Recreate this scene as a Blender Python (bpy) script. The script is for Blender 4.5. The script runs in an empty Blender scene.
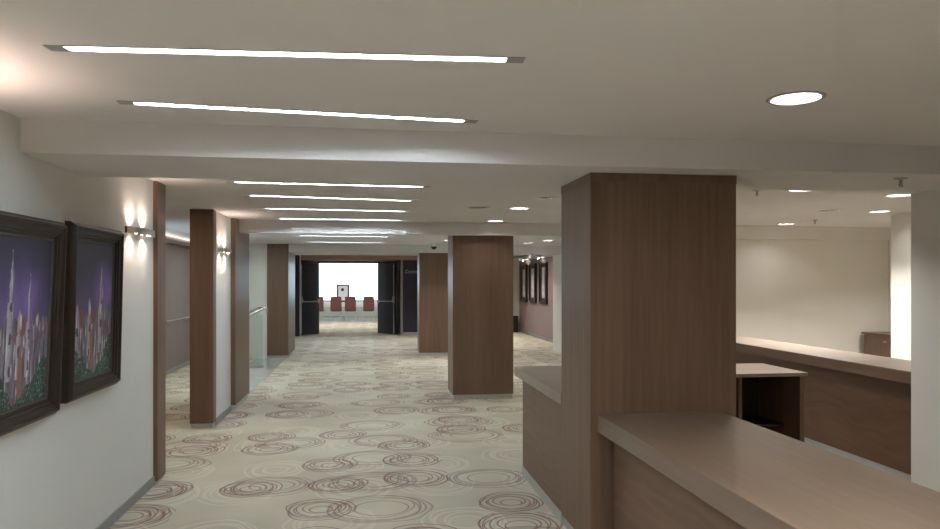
import bpy, bmesh, math, random
from mathutils import Vector, Matrix, noise

random.seed(7)
S = bpy.context.scene
COL = S.collection
CEIL = 2.545      # ceiling height
SOF = 2.37        # underside of the ceiling beams
PI = math.pi

# ------------------------------------------------------------------ materials
def newmat(name):
    m = bpy.data.materials.new(name)
    m.use_nodes = True
    nt = m.node_tree
    nt.nodes.clear()
    out = nt.nodes.new('ShaderNodeOutputMaterial')
    b = nt.nodes.new('ShaderNodeBsdfPrincipled')
    nt.links.new(b.outputs[0], out.inputs[0])
    return m, nt, b

def N(nt, kind, **kw):
    n = nt.nodes.new(kind)
    for k, v in kw.items():
        setattr(n, k, v)
    return n

def M(nt, op, a, b=None, c=None, clamp=False):
    n = nt.nodes.new('ShaderNodeMath')
    n.operation = op
    n.use_clamp = clamp
    for i, v in enumerate((a, b, c)):
        if v is None:
            continue
        if isinstance(v, (int, float)):
            n.inputs[i].default_value = v
        else:
            nt.links.new(v, n.inputs[i])
    return n.outputs[0]

def plain(name, col, rough=0.5, metal=0.0, var=0.0, scale=8.0, bump=0.0, bscale=120.0, coat=0.0):
    m, nt, b = newmat(name)
    b.inputs['Roughness'].default_value = rough
    b.inputs['Metallic'].default_value = metal
    b.inputs['Coat Weight'].default_value = coat
    tc = N(nt, 'ShaderNodeTexCoord')
    nz = N(nt, 'ShaderNodeTexNoise')
    nz.inputs['Scale'].default_value = scale
    nz.inputs['Detail'].default_value = 4
    nt.links.new(tc.outputs['Object'], nz.inputs['Vector'])
    rp = N(nt, 'ShaderNodeValToRGB')
    rp.color_ramp.elements[0].position = 0.3
    rp.color_ramp.elements[1].position = 0.7
    rp.color_ramp.elements[0].color = tuple(max(0, c * (1 - var)) for c in col) + (1,)
    rp.color_ramp.elements[1].color = tuple(min(1, c * (1 + var)) for c in col) + (1,)
    nt.links.new(nz.outputs['Fac'], rp.inputs[0])
    nt.links.new(rp.outputs[0], b.inputs['Base Color'])
    if bump:
        n2 = N(nt, 'ShaderNodeTexNoise')
        n2.inputs['Scale'].default_value = bscale
        nt.links.new(tc.outputs['Object'], n2.inputs['Vector'])
        bp = N(nt, 'ShaderNodeBump')
        bp.inputs['Strength'].default_value = bump
        bp.inputs['Distance'].default_value = 0.004
        nt.links.new(n2.outputs['Fac'], bp.inputs['Height'])
        nt.links.new(bp.outputs[0], b.inputs['Normal'])
    return m

def wood(name, dark, light, scale, rough=0.42, coat=0.04, figure=0.0, spec=0.34):
    """veneer: fine streaks stretched along one axis (the small number in scale), plus broad tone bands"""
    m, nt, b = newmat(name)
    b.inputs['Roughness'].default_value = rough
    b.inputs['Coat Weight'].default_value = coat
    b.inputs['Coat Roughness'].default_value = 0.2
    b.inputs['Specular IOR Level'].default_value = spec
    tc = N(nt, 'ShaderNodeTexCoord')
    oi = N(nt, 'ShaderNodeObjectInfo')
    sh = N(nt, 'ShaderNodeVectorMath', operation='ADD')
    nt.links.new(tc.outputs['Object'], sh.inputs[0])
    cm = N(nt, 'ShaderNodeCombineXYZ')
    r10 = M(nt, 'MULTIPLY', oi.outputs['Random'], 9.0)
    for i in range(3):
        nt.links.new(r10, cm.inputs[i])
    nt.links.new(cm.outputs[0], sh.inputs[1])
    # slow warp of the grain
    wz = N(nt, 'ShaderNodeTexNoise')
    wz.inputs['Scale'].default_value = 1.3
    nt.links.new(sh.outputs[0], wz.inputs['Vector'])
    ws = N(nt, 'ShaderNodeVectorMath', operation='SCALE')
    ws.inputs['Scale'].default_value = figure
    nt.links.new(wz.outputs['Color'], ws.inputs[0])
    ad = N(nt, 'ShaderNodeVectorMath', operation='ADD')
    nt.links.new(sh.outputs[0], ad.inputs[0])
    nt.links.new(ws.outputs[0], ad.inputs[1])
    mp = N(nt, 'ShaderNodeMapping')
    mp.inputs['Scale'].default_value = scale
    nt.links.new(ad.outputs[0], mp.inputs['Vector'])
    n1 = N(nt, 'ShaderNodeTexNoise')
    n1.inputs['Scale'].default_value = 1.0
    n1.inputs['Detail'].default_value = 6
    n1.inputs['Roughness'].default_value = 0.65
    nt.links.new(mp.outputs[0], n1.inputs['Vector'])
    mp2 = N(nt, 'ShaderNodeMapping')
    mp2.inputs['Scale'].default_value = tuple(s * 0.14 for s in scale)
    nt.links.new(ad.outputs[0], mp2.inputs['Vector'])
    n2 = N(nt, 'ShaderNodeTexNoise')
    n2.inputs['Scale'].default_value = 1.0
    n2.inputs['Detail'].default_value = 3
    nt.links.new(mp2.outputs[0], n2.inputs['Vector'])
    mix = M(nt, 'ADD', M(nt, 'MULTIPLY', n1.outputs['Fac'], 0.6), M(nt, 'MULTIPLY', n2.outputs['Fac'], 0.4))
    rp = N(nt, 'ShaderNodeValToRGB')
    rp.color_ramp.elements[0].position = 0.34
    rp.color_ramp.elements[1].position = 0.66
    rp.color_ramp.elements[0].color = dark + (1,)
    rp.color_ramp.elements[1].color = light + (1,)
    nt.links.new(mix, rp.inputs[0])
    nt.links.new(rp.outputs[0], b.inputs['Base Color'])
    bp = N(nt, 'ShaderNodeBump')
    bp.inputs['Strength'].default_value = 0.05
    bp.inputs['Distance'].default_value = 0.001
    nt.links.new(n1.outputs['Fac'], bp.inputs['Height'])
    nt.links.new(bp.outputs[0], b.inputs['Normal'])
    return m

def emit(name, col, power):
    m = bpy.data.materials.new(name)
    m.use_nodes = True
    nt = m.node_tree
    nt.nodes.clear()
    out = nt.nodes.new('ShaderNodeOutputMaterial')
    e = nt.nodes.new('ShaderNodeEmission')
    e.inputs[0].default_value = col + (1,)
    e.inputs[1].default_value = power
    nt.links.new(e.outputs[0], out.inputs[0])
    return m

def carpet_mat():
    """beige broadloom woven with scribbled rings: big grey-brown ones, smaller wine-red ones and pale haloes"""
    m, nt, b = newmat('ring_carpet')
    b.inputs['Roughness'].default_value = 0.95
    b.inputs['Specular IOR Level'].default_value = 0.15
    tc = N(nt, 'ShaderNodeTexCoord')
    base = N(nt, 'ShaderNodeTexNoise')
    base.inputs['Scale'].default_value = 0.9
    base.inputs['Detail'].default_value = 3
    nt.links.new(tc.outputs['Object'], base.inputs['Vector'])
    rp = N(nt, 'ShaderNodeValToRGB')
    rp.color_ramp.elements[0].position = 0.38
    rp.color_ramp.elements[1].position = 0.62
    rp.color_ramp.elements[0].color = (0.440, 0.402, 0.318, 1)
    rp.color_ramp.elements[1].color = (0.520, 0.490, 0.390, 1)
    nt.links.new(base.outputs['Fac'], rp.inputs[0])
    col = rp.outputs[0]
    nzs = []

    def rings(offset, period, rand, radii, width, wob, seed, vary=0.22):
        """every ring is a circle of its own, pushed off the common centre and bent a little"""
        mp = N(nt, 'ShaderNodeMapping')
        mp.inputs['Location'].default_value = offset + (0,)
        mp.inputs['Scale'].default_value = (1 / period[0], 1 / period[1], 0.0)
        nt.links.new(tc.outputs['Object'], mp.inputs['Vector'])
        vo = N(nt, 'ShaderNodeTexVoronoi', voronoi_dimensions='2D')
        vo.inputs['Scale'].default_value = 1.0
        vo.inputs['Randomness'].default_value = rand
        nt.links.new(mp.outputs[0], vo.inputs['Vector'])
        sep = N(nt, 'ShaderNodeSeparateColor')
        nt.links.new(vo.outputs['Color'], sep.inputs[0])
        dv = N(nt, 'ShaderNodeVectorMath', operation='SUBTRACT')
        nt.links.new(mp.outputs[0], dv.inputs[0])
        nt.links.new(vo.outputs['Position'], dv.inputs[1])
        size = M(nt, 'MULTIPLY_ADD', sep.outputs[1], vary, 1.0 - vary)
        acc = None
        for i, r in enumerate(radii):
            a = seed + 2.4 * i
            nz = N(nt, 'ShaderNodeTexNoise', noise_dimensions='4D')
            nz.inputs['Scale'].default_value = 2.0 + 0.35 * i
            nz.inputs['W'].default_value = seed + 3.7 * i
            nz.inputs['Detail'].default_value = 0.0
            nt.links.new(tc.outputs['Object'], nz.inputs['Vector'])
            off = M(nt, 'MULTIPLY', M(nt, 'SUBTRACT', nz.outputs['Fac'], 0.5), wob)
            sh = N(nt, 'ShaderNodeVectorMath', operation='ADD')
            nt.links.new(dv.outputs[0], sh.inputs[0])
            e = wob * 0.30
            sh.inputs[1].default_value = (e * math.cos(a), e * math.sin(a), 0)
            ln = N(nt, 'ShaderNodeVectorMath', operation='LENGTH')
            nt.links.new(sh.outputs[0], ln.inputs[0])
            rr = M(nt, 'MULTIPLY', size, r)
            d = M(nt, 'ABSOLUTE', M(nt, 'SUBTRACT', M(nt, 'ADD', ln.outputs['Value'], off), rr))
            k = M(nt, 'SUBTRACT', 1.0, M(nt, 'DIVIDE', d, width), clamp=True)
            acc = k if acc is None else M(nt, 'MAXIMUM', acc, k)
        return acc, sep

    def over(col, mask, rgb):
        mx = N(nt, 'ShaderNodeMix', data_type='RGBA')
        nt.links.new(mask, mx.inputs['Factor'])
        nt.links.new(col, mx.inputs['A'])
        mx.inputs['B'].default_value = rgb + (1,)
        return mx.outputs['Result']

    # pale halo rings between the dark ones
    k, sp = rings((0.3, 0.1), (0.80, 0.84), 0.30, (0.17, 0.25, 0.29, 0.34, 0.38, 0.42), 0.016, 0.10, 1.0)
    col = over(col, M(nt, 'MULTIPLY', k, 0.60), (0.64, 0.60, 0.50))
    # large grey-brown rings
    k, sp = rings((0.05, 0.35), (0.97, 0.80), 0.22, (0.24, 0.33, 0.36, 0.385, 0.415, 0.44), 0.012, 0.10, 9.0)
    on = M(nt, 'GREATER_THAN', sp.outputs[0], 0.30)
    col = over(col, M(nt, 'MULTIPLY', M(nt, 'MULTIPLY', k, on), 0.78), (0.215, 0.125, 0.115))
    # wine-red scribbled rings
    k, sp = rings((0.62, 0.8), (0.70, 0.66), 0.25, (0.15, 0.22, 0.30, 0.335, 0.365, 0.40, 0.43), 0.014, 0.12, 21.0)
    on = M(nt, 'GREATER_THAN', sp.outputs[0], 0.38)
    col = over(col, M(nt, 'MULTIPLY', M(nt, 'MULTIPLY', k, on), 0.9), (0.185, 0.070, 0.078))
    fz = N(nt, 'ShaderNodeTexNoise')
    fz.inputs['Scale'].default_value = 160
    nt.links.new(tc.outputs['Object'], fz.inputs['Vector'])
    bp = N(nt, 'ShaderNodeBump')
    bp.inputs['Strength'].default_value = 0.3
    bp.inputs['Distance'].default_value = 0.004
    nt.links.new(fz.outputs['Fac'], bp.inputs['Height'])
    nt.links.new(bp.outputs[0], b.inputs['Normal'])
    nt.links.new(col, b.inputs['Base Color'])
    return m

def glass_mat(name, tint):
    m = bpy.data.materials.new(name)
    m.use_nodes = True
    nt = m.node_tree
    nt.nodes.clear()
    out = nt.nodes.new('ShaderNodeOutputMaterial')
    t = nt.nodes.new('ShaderNodeBsdfTransparent')
    t.inputs[0].default_value = tint + (1,)
    g = nt.nodes.new('ShaderNodeBsdfGlossy')
    g.inputs['Roughness'].default_value = 0.03
    fr = nt.nodes.new('ShaderNodeFresnel')
    fr.inputs[0].default_value = 1.45
    mx = nt.nodes.new('ShaderNodeMixShader')
    nt.links.new(fr.outputs[0], mx.inputs[0])
    nt.links.new(t.outputs[0], mx.inputs[1])
    nt.links.new(g.outputs[0], mx.inputs[2])
    nt.links.new(mx.outputs[0], out.inputs[0])
    return m

def attr_mat(name):
    m, nt, b = newmat(name)
    b.inputs['Roughness'].default_value = 0.45
    a = N(nt, 'ShaderNodeAttribute', attribute_name='paint')
    nt.links.new(a.outputs['Color'], b.inputs['Base Color'])
    return m

W_DARK, W_LIGHT = (0.122, 0.070, 0.044), (0.190, 0.118, 0.079)
MT = dict(
    carpet=carpet_mat(),
    ceiling=plain('ceiling_paint', (0.70, 0.675, 0.662), 0.9, var=0.02, scale=2, bump=0.05),
    wall=plain('off_white_wall_paint', (0.69, 0.695, 0.66), 0.85, var=0.015, scale=3, bump=0.08),
    beige=plain('warm_white_wall_paint', (0.76, 0.735, 0.68), 0.85, var=0.015, scale=3, bump=0.08),
    mauve=plain('mauve_wall_paint', (0.29, 0.215, 0.215), 0.8, var=0.03, scale=3, bump=0.05),
    taupe=plain('taupe_wall_paint', (0.26, 0.197, 0.19), 0.8, var=0.03, scale=3, bump=0.05),
    wood=wood('walnut_veneer_vertical', W_DARK, W_LIGHT, (34, 34, 1.1)),
    litwood=wood('lit_red_brown_veneer', (0.30, 0.19, 0.14), (0.42, 0.28, 0.21), (1.2, 30, 30)),  # header veneer: warm light falling on it is put into the lighter colour
    woodh=wood('walnut_veneer_horizontal', W_DARK, W_LIGHT, (3, 1.6, 22), figure=0.16),
    woodb=wood('walnut_figured_panel', (0.098, 0.050, 0.028), (0.158, 0.088, 0.052), (3, 1.0, 14), figure=0.5, spec=0.25),
    top=wood('worktop_laminate', (0.135, 0.092, 0.066), (0.185, 0.132, 0.098), (26, 1.4, 26), rough=0.36, coat=0.12),
    topx=wood('worktop_laminate_crossgrain', (0.235, 0.18, 0.145), (0.31, 0.245, 0.20), (1.4, 26, 26), rough=0.34, coat=0.15),
    dark=plain('dark_wood_door', (0.024, 0.023, 0.042), 0.28, var=0.25, scale=3, coat=0.2),
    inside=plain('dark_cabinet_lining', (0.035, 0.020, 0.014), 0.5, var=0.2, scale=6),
    alu=plain('brushed_aluminium', (0.62, 0.63, 0.63), 0.38, 0.75, var=0.05, scale=30),
    plinth=plain('grey_plinth', (0.50, 0.51, 0.50), 0.4, 0.35, var=0.05, scale=20),
    skirt=plain('grey_skirting', (0.30, 0.31, 0.31), 0.45, 0.2, var=0.05, scale=20),
    chrome=plain('polished_chrome', (0.88, 0.87, 0.86), 0.08, 1.0, var=0.02),
    steel=plain('satin_steel', (0.62, 0.62, 0.64), 0.28, 0.9, var=0.03),
    black=plain('black_plastic', (0.012, 0.012, 0.013), 0.35, var=0.1),
    frame=wood('dark_picture_frame', (0.012, 0.007, 0.005), (0.032, 0.019, 0.013), (20, 20, 20), rough=0.4),
    lip=plain('silver_frame_lip', (0.10, 0.095, 0.09), 0.4, 0.5, var=0.1, scale=40),
    paint=attr_mat('canvas_paint'),
    print_=plain('pale_print', (0.62, 0.60, 0.58), 0.5, var=0.30, scale=7),
    matred=plain('dark_red_mount', (0.055, 0.016, 0.018), 0.5, var=0.2, scale=5),
    reflector=plain('bright_reflector', (0.86, 0.86, 0.85), 0.25, 0.7, var=0.03, scale=30),
    white=plain('white_enamel', (0.80, 0.79, 0.77), 0.4, var=0.02),
    fix=plain('grey_fixture_metal', (0.34, 0.33, 0.32), 0.4, 0.5, var=0.1),
    grille=plain('speaker_grille', (0.36, 0.335, 0.30), 0.8, var=0.15, scale=200),
    cloth=plain('white_table_linen', (0.80, 0.82, 0.86), 0.8, var=0.03, scale=5),
    rust=plain('red_brown_upholstery', (0.115, 0.040, 0.028), 0.75, var=0.15, scale=25),
    stone=plain('pale_polished_stone', (0.50, 0.52, 0.50), 0.12, var=0.08, scale=4),
    brass=plain('warm_metal_letters', (0.55, 0.52, 0.47), 0.4, 0.4, var=0.05),
    strip=emit('cool_tube_light', (0.82, 0.97, 1.08), 95.0),
    lamp=emit('warm_white_lamp', (1.0, 0.97, 0.92), 95.0),
    dim=emit('warm_cove_tube', (1.0, 0.93, 0.78), 9.0),
    bulb=emit('halogen_capsule', (1.0, 0.80, 0.62), 30.0),
    glass=glass_mat('clear_glass', (0.93, 0.97, 0.96)),
    green=glass_mat('greenish_glass', (0.90, 0.96, 0.94)),
)

# ------------------------------------------------------------------ mesh helpers
def box(bm, x0, x1, y0, y1, z0, z1, bev=0.0):
    r = bmesh.ops.create_cube(bm, size=1.0)
    vs = r['verts']
    for v in vs:
        v.co = Vector((x0 + (v.co.x + .5) * (x1 - x0), y0 + (v.co.y + .5) * (y1 - y0), z0 + (v.co.z + .5) * (z1 - z0)))
    if bev:
        es = list({e for v in vs for e in v.link_edges})
        bmesh.ops.bevel(bm, geom=es, offset=bev, segments=2, affect='EDGES', profile=0.7)
    return bm

def B(*a, **k):
    return box(bmesh.new(), *a, **k)

def lathe(bm, cx, cy, prof, seg=28):
    """surface of revolution about a vertical axis; prof = [(radius, z), ...]"""
    rings = []
    for r, z in prof:
        if r < 1e-6:
            rings.append([bm.verts.new((cx, cy, z))])
        else:
            rings.append([bm.verts.new((cx + r * math.cos(2 * PI * i / seg), cy + r * math.sin(2 * PI * i / seg), z)) for i in range(seg)])
    for a, b in zip(rings, rings[1:]):
        for i in range(seg):
            j = (i + 1) % seg
            if len(a) == 1 and len(b) == 1:
                continue
            if len(a) == 1:
                bm.faces.new((a[0], b[i], b[j]))
            elif len(b) == 1:
                bm.faces.new((a[i], a[j], b[0]))
            else:
                bm.faces.new((a[i], a[j], b[j], b[i]))
    bmesh.ops.recalc_face_normals(bm, faces=bm.faces)
    return bm

def tube(bm, pts, r, seg=10):
    pts = [Vector(p) for p in pts]
    prev = None
    for k, p in enumerate(pts):
        d = (pts[min(k + 1, len(pts) - 1)] - pts[max(k - 1, 0)]).normalized()
        u = d.cross(Vector((0, 0, 1)))
        if u.length < 1e-4:
            u = d.cross(Vector((0, 1, 0)))
        u.normalize()
        w = d.cross(u)
        ring = [bm.verts.new(p + u * r * math.cos(2 * PI * i / seg) + w * r * math.sin(2 * PI * i / seg)) for i in range(seg)]
        if prev:
            for i in range(seg):
                j = (i + 1) % seg
                bm.faces.new((prev[i], prev[j], ring[j], ring[i]))
        else:
            bm.faces.new(ring[::-1])
        prev = ring
    bm.faces.new(prev)
    bmesh.ops.recalc_face_normals(bm, faces=bm.faces)
    return bm

def smooth(me, ang=35):
    for p in me.polygons:
        p.use_smooth = True
    try:
        me.set_sharp_from_angle(angle=math.radians(ang))
    except Exception:
        pass

def obj(name, bm, mat, parent=None, origin=None, sm=False, kind=None, label=None, cat=None, group=None):
    """links one mesh; bm is in world coordinates unless a parent is given (then local to it)"""
    me = bpy.data.meshes.new(name)
    if origin is not None:
        bmesh.ops.translate(bm, verts=bm.verts, vec=-Vector(origin))
    bm.to_mesh(me)
    bm.free()
    me.materials.append(mat)
    if sm:
        smooth(me)
    o = bpy.data.objects.new(name, me)
    COL.objects.link(o)
    if parent is not None:
        o.parent = parent
    elif origin is not None:
        o.location = origin
    for k, v in (('kind', kind), ('label', label), ('category', cat), ('group', group)):
        if v:
            o[k] = v
    return o

def root(name, loc, label, cat, group=None, rz=0.0, kind=None):
    o = bpy.data.objects.new(name, None)
    o.empty_display_size = 0.1
    COL.objects.link(o)
    o.location = loc
    o.rotation_euler = (0, 0, rz)
    o['label'] = label
    o['category'] = cat
    if group:
        o['group'] = group
    if kind:
        o['kind'] = kind
    return o

def dup(o, loc, label, rz=None, group=None):
    def cp(a, parent):
        c = a.copy()
        COL.objects.link(c)
        if parent is not None:
            c.parent = parent
        for ch in [x for x in bpy.data.objects if x.parent == a]:
            cp(ch, c)
        return c
    c = cp(o, None)
    c.location = loc
    if rz is not None:
        c.rotation_euler = (0, 0, rz)
    c['label'] = label
    if group:
        c['group'] = group
    return c

def struct(name, bm, mat, label=None, cat=None, parent=None):
    return obj(name, bm, mat, parent=parent, kind='structure', label=label, cat=cat)

# ------------------------------------------------------------------ room shell
struct('floor', B(-6.2, 8.4, -3.7, 36.4, -0.15, 0.0), MT['carpet'], 'beige carpet with grey and wine-red scribbled rings', 'carpet')
struct('floor_landing', B(-2.45, -1.80, 11.0, 16.30, 0.0, 0.006), MT['stone'], 'pale polished stone landing floor beside the glass balustrade', 'floor')
# slots for the recessed linear lights: (x, y, turn in degrees, what singles the light out)
STRIPS = [
    (-0.278, 2.715, -3.4, 'linear ceiling light nearest to the viewer, widest of the row'),
    (-0.297, 3.640, 5.5, 'linear ceiling light just before the near ceiling beam'),
    (-0.315, 6.300, 2.6, 'first linear ceiling light behind the near beam'),
    (-0.350, 7.320, 9.0, 'second linear ceiling light behind the near beam, slightly askew'),
    (-0.360, 8.510, 4.0, 'third linear ceiling light behind the near beam'),
    (-0.367, 9.800, 1.5, 'fourth linear ceiling light behind the near beam, touching the second beam'),
    (-0.430, 13.35, 3.0, 'first linear ceiling light behind the second beam'),
    (-0.460, 15.45, 5.0, 'farthest linear ceiling light, before the double doors'),
]
# round recessed downlights
DOWNS = [
    (1.945, 3.04, 'large round downlight nearest to the viewer, right of the linear lights'),
    (3.93, 6.04, 'round downlight half hidden behind the near beam right of the pillar'),
    (6.06, 7.78, 'round downlight in front of the cream pillar in the service area'),
    (6.00, 9.62, 'round downlight close to the service area back wall'),
    (5.12, 6.30, 'round downlight behind the white plastered pillar'),
    (1.72, 8.02, 'lit round downlight left of the unlit one, before the second beam'),
    (1.74, 9.72, 'dimmer round downlight right above the mid-hall pillar'),
    (3.42, 15.05, 'left one of the two far downlights before the mauve wall'),
    (3.62, 14.20, 'right one of the two far downlights before the mauve wall'),
    (1.62, 14.35, 'far round downlight beside the dome camera'),
    (1.60, 12.55, 'round downlight just left of the mid-hall pillar top'),
    (4.72, 19.6, 'farthest round downlight, beside the track lights'),
]
DOWN_R, DOWN_D = 0.108, 0.090
SLOT_L, SLOT_W, SLOT_D = 0.800, 0.024, 0.033
def build_ceiling():
    ce = struct('ceiling', B(-6.2, 8.4, -3.7, 24.2, CEIL, CEIL + 0.2), MT['ceiling'], 'plain off-white plaster ceiling', 'ceiling')
    for x, y, a, kind in [(x, y, a, 0) for x, y, a, _ in STRIPS] + [(x, y, 0, 1) for x, y, _ in DOWNS]:
        if kind:
            bm = lathe(bmesh.new(), 0, 0, [(0, CEIL - 0.05), (DOWN_R + 0.004, CEIL - 0.05), (DOWN_R + 0.004, CEIL + DOWN_D + 0.006), (0, CEIL + DOWN_D + 0.006)], 40)
        else:
            bm = B(-SLOT_L - 0.004, SLOT_L + 0.004, -SLOT_W - 0.004, SLOT_W + 0.004, CEIL - 0.05, CEIL + SLOT_D + 0.006)
        bmesh.ops.rotate(bm, verts=bm.verts, cent=(0, 0, 0), matrix=Matrix.Rotation(math.radians(a), 3, 'Z'))
        bmesh.ops.translate(bm, verts=bm.verts, vec=(x, y, 0))
        cut = obj('slot_cut', bm, MT['ceiling'])
        md = ce.modifiers.new('slot', 'BOOLEAN')
        md.operation = 'DIFFERENCE'
        md.solver = 'EXACT'
        md.object = cut
        dg = bpy.context.evaluated_depsgraph_get()
        me = bpy.data.meshes.new_from_object(ce.evaluated_get(dg))
        ce.modifiers.clear()
        ce.data = me
        bpy.data.objects.remove(cut)
build_ceiling()

struct('wall_left', B(-1.98, -1.78, -3.5, 6.30, 0, CEIL), MT['wall'], 'off-white left wall carrying the two large paintings', 'wall')
struct('baseboard_left', B(-1.78, -1.768, -3.5, 6.30, 0, 0.075), MT['skirt'], 'grey skirting along the off-white left wall', 'skirting')
struct('wall_left_pier', B(-1.98, -1.795, 8.82, 9.80, 0, CEIL), MT['wall'], 'narrow off-white wall strip with the farther wall light', 'wall')
struct('baseboard_left_pier', B(-1.795, -1.782, 8.83, 9.79, 0, 0.075), MT['skirt'], 'short grey skirting under the farther wall light', 'skirting')
struct('wall_aisle', B(-3.85, -3.65, -3.5, 10.6, 0, CEIL), MT['taupe'])
struct('wall_aisle_far', B(-3.85, -3.65, 13.45, 22.9, 0, CEIL), MT['taupe'], 'taupe wall seen through the gap between the two left piers', 'wall')
struct('wall_aisle_sill', B(-3.85, -3.65, 10.6, 13.45, 0, 0.25), MT['taupe'])
struct('baseboard_aisle', B(-3.65, -3.636, 13.45, 16.3, 0, 0.08), MT['skirt'])
struct('wall_landing', B(-3.65, -2.21, 16.30, 16.5, 0, CEIL), MT['wall'], 'greenish white wall at the end of the stone landing', 'wall')
w1 = struct('window_1', B(-3.78, -3.72, 10.6, 10.66, 0.25, CEIL), MT['alu'])
bm = bmesh.new()
for y in (10.66, 12.0, 13.39):
    box(bm, -3.78, -3.72, y, y + 0.06, 0.25, CEIL)
box(bm, -3.78, -3.72, 10.66, 13.45, 0.25, 0.31)
obj('window_frame', bm, MT['alu'], parent=w1)
obj('pane', B(-3.755, -3.745, 10.66, 13.40, 0.30, CEIL), MT['glass'], parent=w1)

struct('wall_back', B(-3.85, 8.3, -3.7, -3.5, 0, CEIL), MT['beige'])
struct('wall_right', B(8.1, 8.3, -3.5, 10.2, 0, CEIL), MT['beige'])
struct('wall_service', B(4.75, 8.3, 10.2, 10.4, 0, CEIL), MT['beige'], 'cream back wall of the service area behind the long bar counter', 'wall')
struct('trim_service_bulkhead', B(4.75, 8.1, 10.05, 10.2, 2.35, CEIL), MT['beige'], 'shallow cream bulkhead along the top of the service area wall', 'bulkhead')
struct('wall_return', B(4.55, 4.75, 10.2, 17.3, 0, CEIL), MT['beige'], 'white wall end showing left of the near wood pillar', 'wall')
struct('wall_gallery', B(5.13, 5.33, 17.1, 24.3, 0, 2.44), MT['mauve'], 'mauve wall with three tall dark framed prints', 'wall')
struct('wall_gallery_top', B(5.20, 5.33, 17.1, 24.3, 2.44, CEIL), MT['wall'])
struct('wall_gallery_return', B(4.75, 5.33, 17.1, 17.3, 0, CEIL), MT['wall'])
struct('trim_gallery', B(5.09, 5.135, 17.3, 24.3, 2.42, 2.445), MT['beige'])
struct('baseboard_gallery', B(5.115, 5.13, 17.3, 24.3, 0, 0.08), MT['skirt'])

struct('ceiling_beam', B(-1.78, 8.1, 3.99, 4.84, SOF, CEIL), MT['ceiling'], 'near white ceiling beam crossing the whole hall', 'beam')
struct('ceiling_beam', B(-1.735, 4.55, 10.07, 10.23, SOF, CEIL), MT['ceiling'], 'second white ceiling beam, above the middle wood pillar', 'beam')
struct('ceiling_beam', B(-2.2, 4.55, 16.35, 17.25, SOF, CEIL), MT['ceiling'], 'farthest white ceiling beam, before the double doors', 'beam')

# far end: door wall with portal
bm = bmesh.new()
box(bm, -6.0, -1.62, 24.0, 24.2, 0, CEIL)
box(bm, 0.35, 5.13, 24.0, 24.2, 0, CEIL)
box(bm, -1.62, 0.35, 24.0, 24.2, 2.33, CEIL)
struct('wall_far', bm, MT['beige'], 'end wall around the open double doors', 'wall')
bm = bmesh.new()
box(bm, -1.66, -1.60, 23.97, 24.23, 0, 2.38)
box(bm, 0.33, 0.39, 23.97, 24.23, 0, 2.38)
box(bm, -1.60, 0.33, 23.97, 24.23, 2.32, 2.38)
struct('trim_doorframe', bm, MT['dark'], 'dark frame around the open double doors', 'door frame')
struct('trim_portal_header', B(-2.16, 2.25, 22.95, 24.0, 2.40, CEIL), MT['litwood'], 'red-brown wood header above the double doors', 'header')
jl = struct('trim_portal_jamb', B(-2.26, -2.12, 22.93, 24.0, 0.0, CEIL), MT['dark'], 'dark jamb left of the open double doors', 'door jamb')
obj('edge_strip', B(-2.12, -2.085, 22.92, 22.96, 0.0, CEIL), MT['white'], parent=jl, label='pale edge strip')
jr = struct('trim_portal_post', B(1.03, 1.10, 22.93, 24.0, 0.0, 2.40), MT['fix'], 'slim grey post right of the open double doors', 'door jamb')
wp = struct('wall_portal_panel', B(1.10, 2.25, 22.97, 24.0, 0.09, 2.40), MT['dark'], 'dark wood wall panel with pale lettering beside the doors', 'wall panel')
obj('plinth', B(1.12, 2.23, 22.98, 23.9, 0, 0.09), MT['plinth'], parent=wp, label='pale grey plinth')
# lettering on that panel (the photograph shows only an unreadable row of small pale characters)
bm = bmesh.new()
x = 1.19
for w, h in ((0.075, 0.11), (0.05, 0.075), (0.045, 0.075), (0.05, 0.08), (0.045, 0.075), (0.05, 0.075), (0.04, 0.075)):
    box(bm, x, x + w * 0.3, 22.955, 22.97, 1.98, 1.98 + h)
    box(bm, x, x + w, 22.955, 22.97, 1.98 + h - 0.02, 1.98 + h)
    box(bm, x, x + w * 0.9, 22.955, 22.97, 1.98, 2.0)
    x += w + 0.018
obj('wall_sign', bm, MT['brass'], origin=(1.19, 22.97, 1.98), label='row of small pale letters on dark panel right of the doors', cat='sign')

# far room behind the doors
struct('wall_far_room_left', B(-6.2, -6.0, 24.2, 36.2, 0, 3.0), MT['wall'])
struct('wall_far_room_right', B(4.4, 4.6, 24.2, 36.2, 0, 3.0), MT['wall'])
struct('ceiling_far_room', B(-6.2, 4.6, 24.2, 36.4, 3.0, 3.2), MT['ceiling'])
struct('wall_far_room_sill', B(-6.0, 4.4, 36.0, 36.2, 0, 0.75), MT['wall'])
w2 = struct('window_2', B(-6.0, 4.4, 36.05, 36.15, 2.9, 3.0), MT['white'], 'bright far window beyond the open doors', 'window')
bm = bmesh.new()
for x in (-6.0, -3.4, 1.8, 4.32):
    box(bm, x, x + 0.06, 36.05, 36.15, 0.75, 2.9)
box(bm, -6.0, 4.4, 36.05, 36.15, 0.75, 0.81)
obj('window_frame', bm, MT['white'], parent=w2)
obj('pane', B(-5.95, 4.34, 36.09, 36.10, 0.80, 2.91), MT['glass'], parent=w2)

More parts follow.
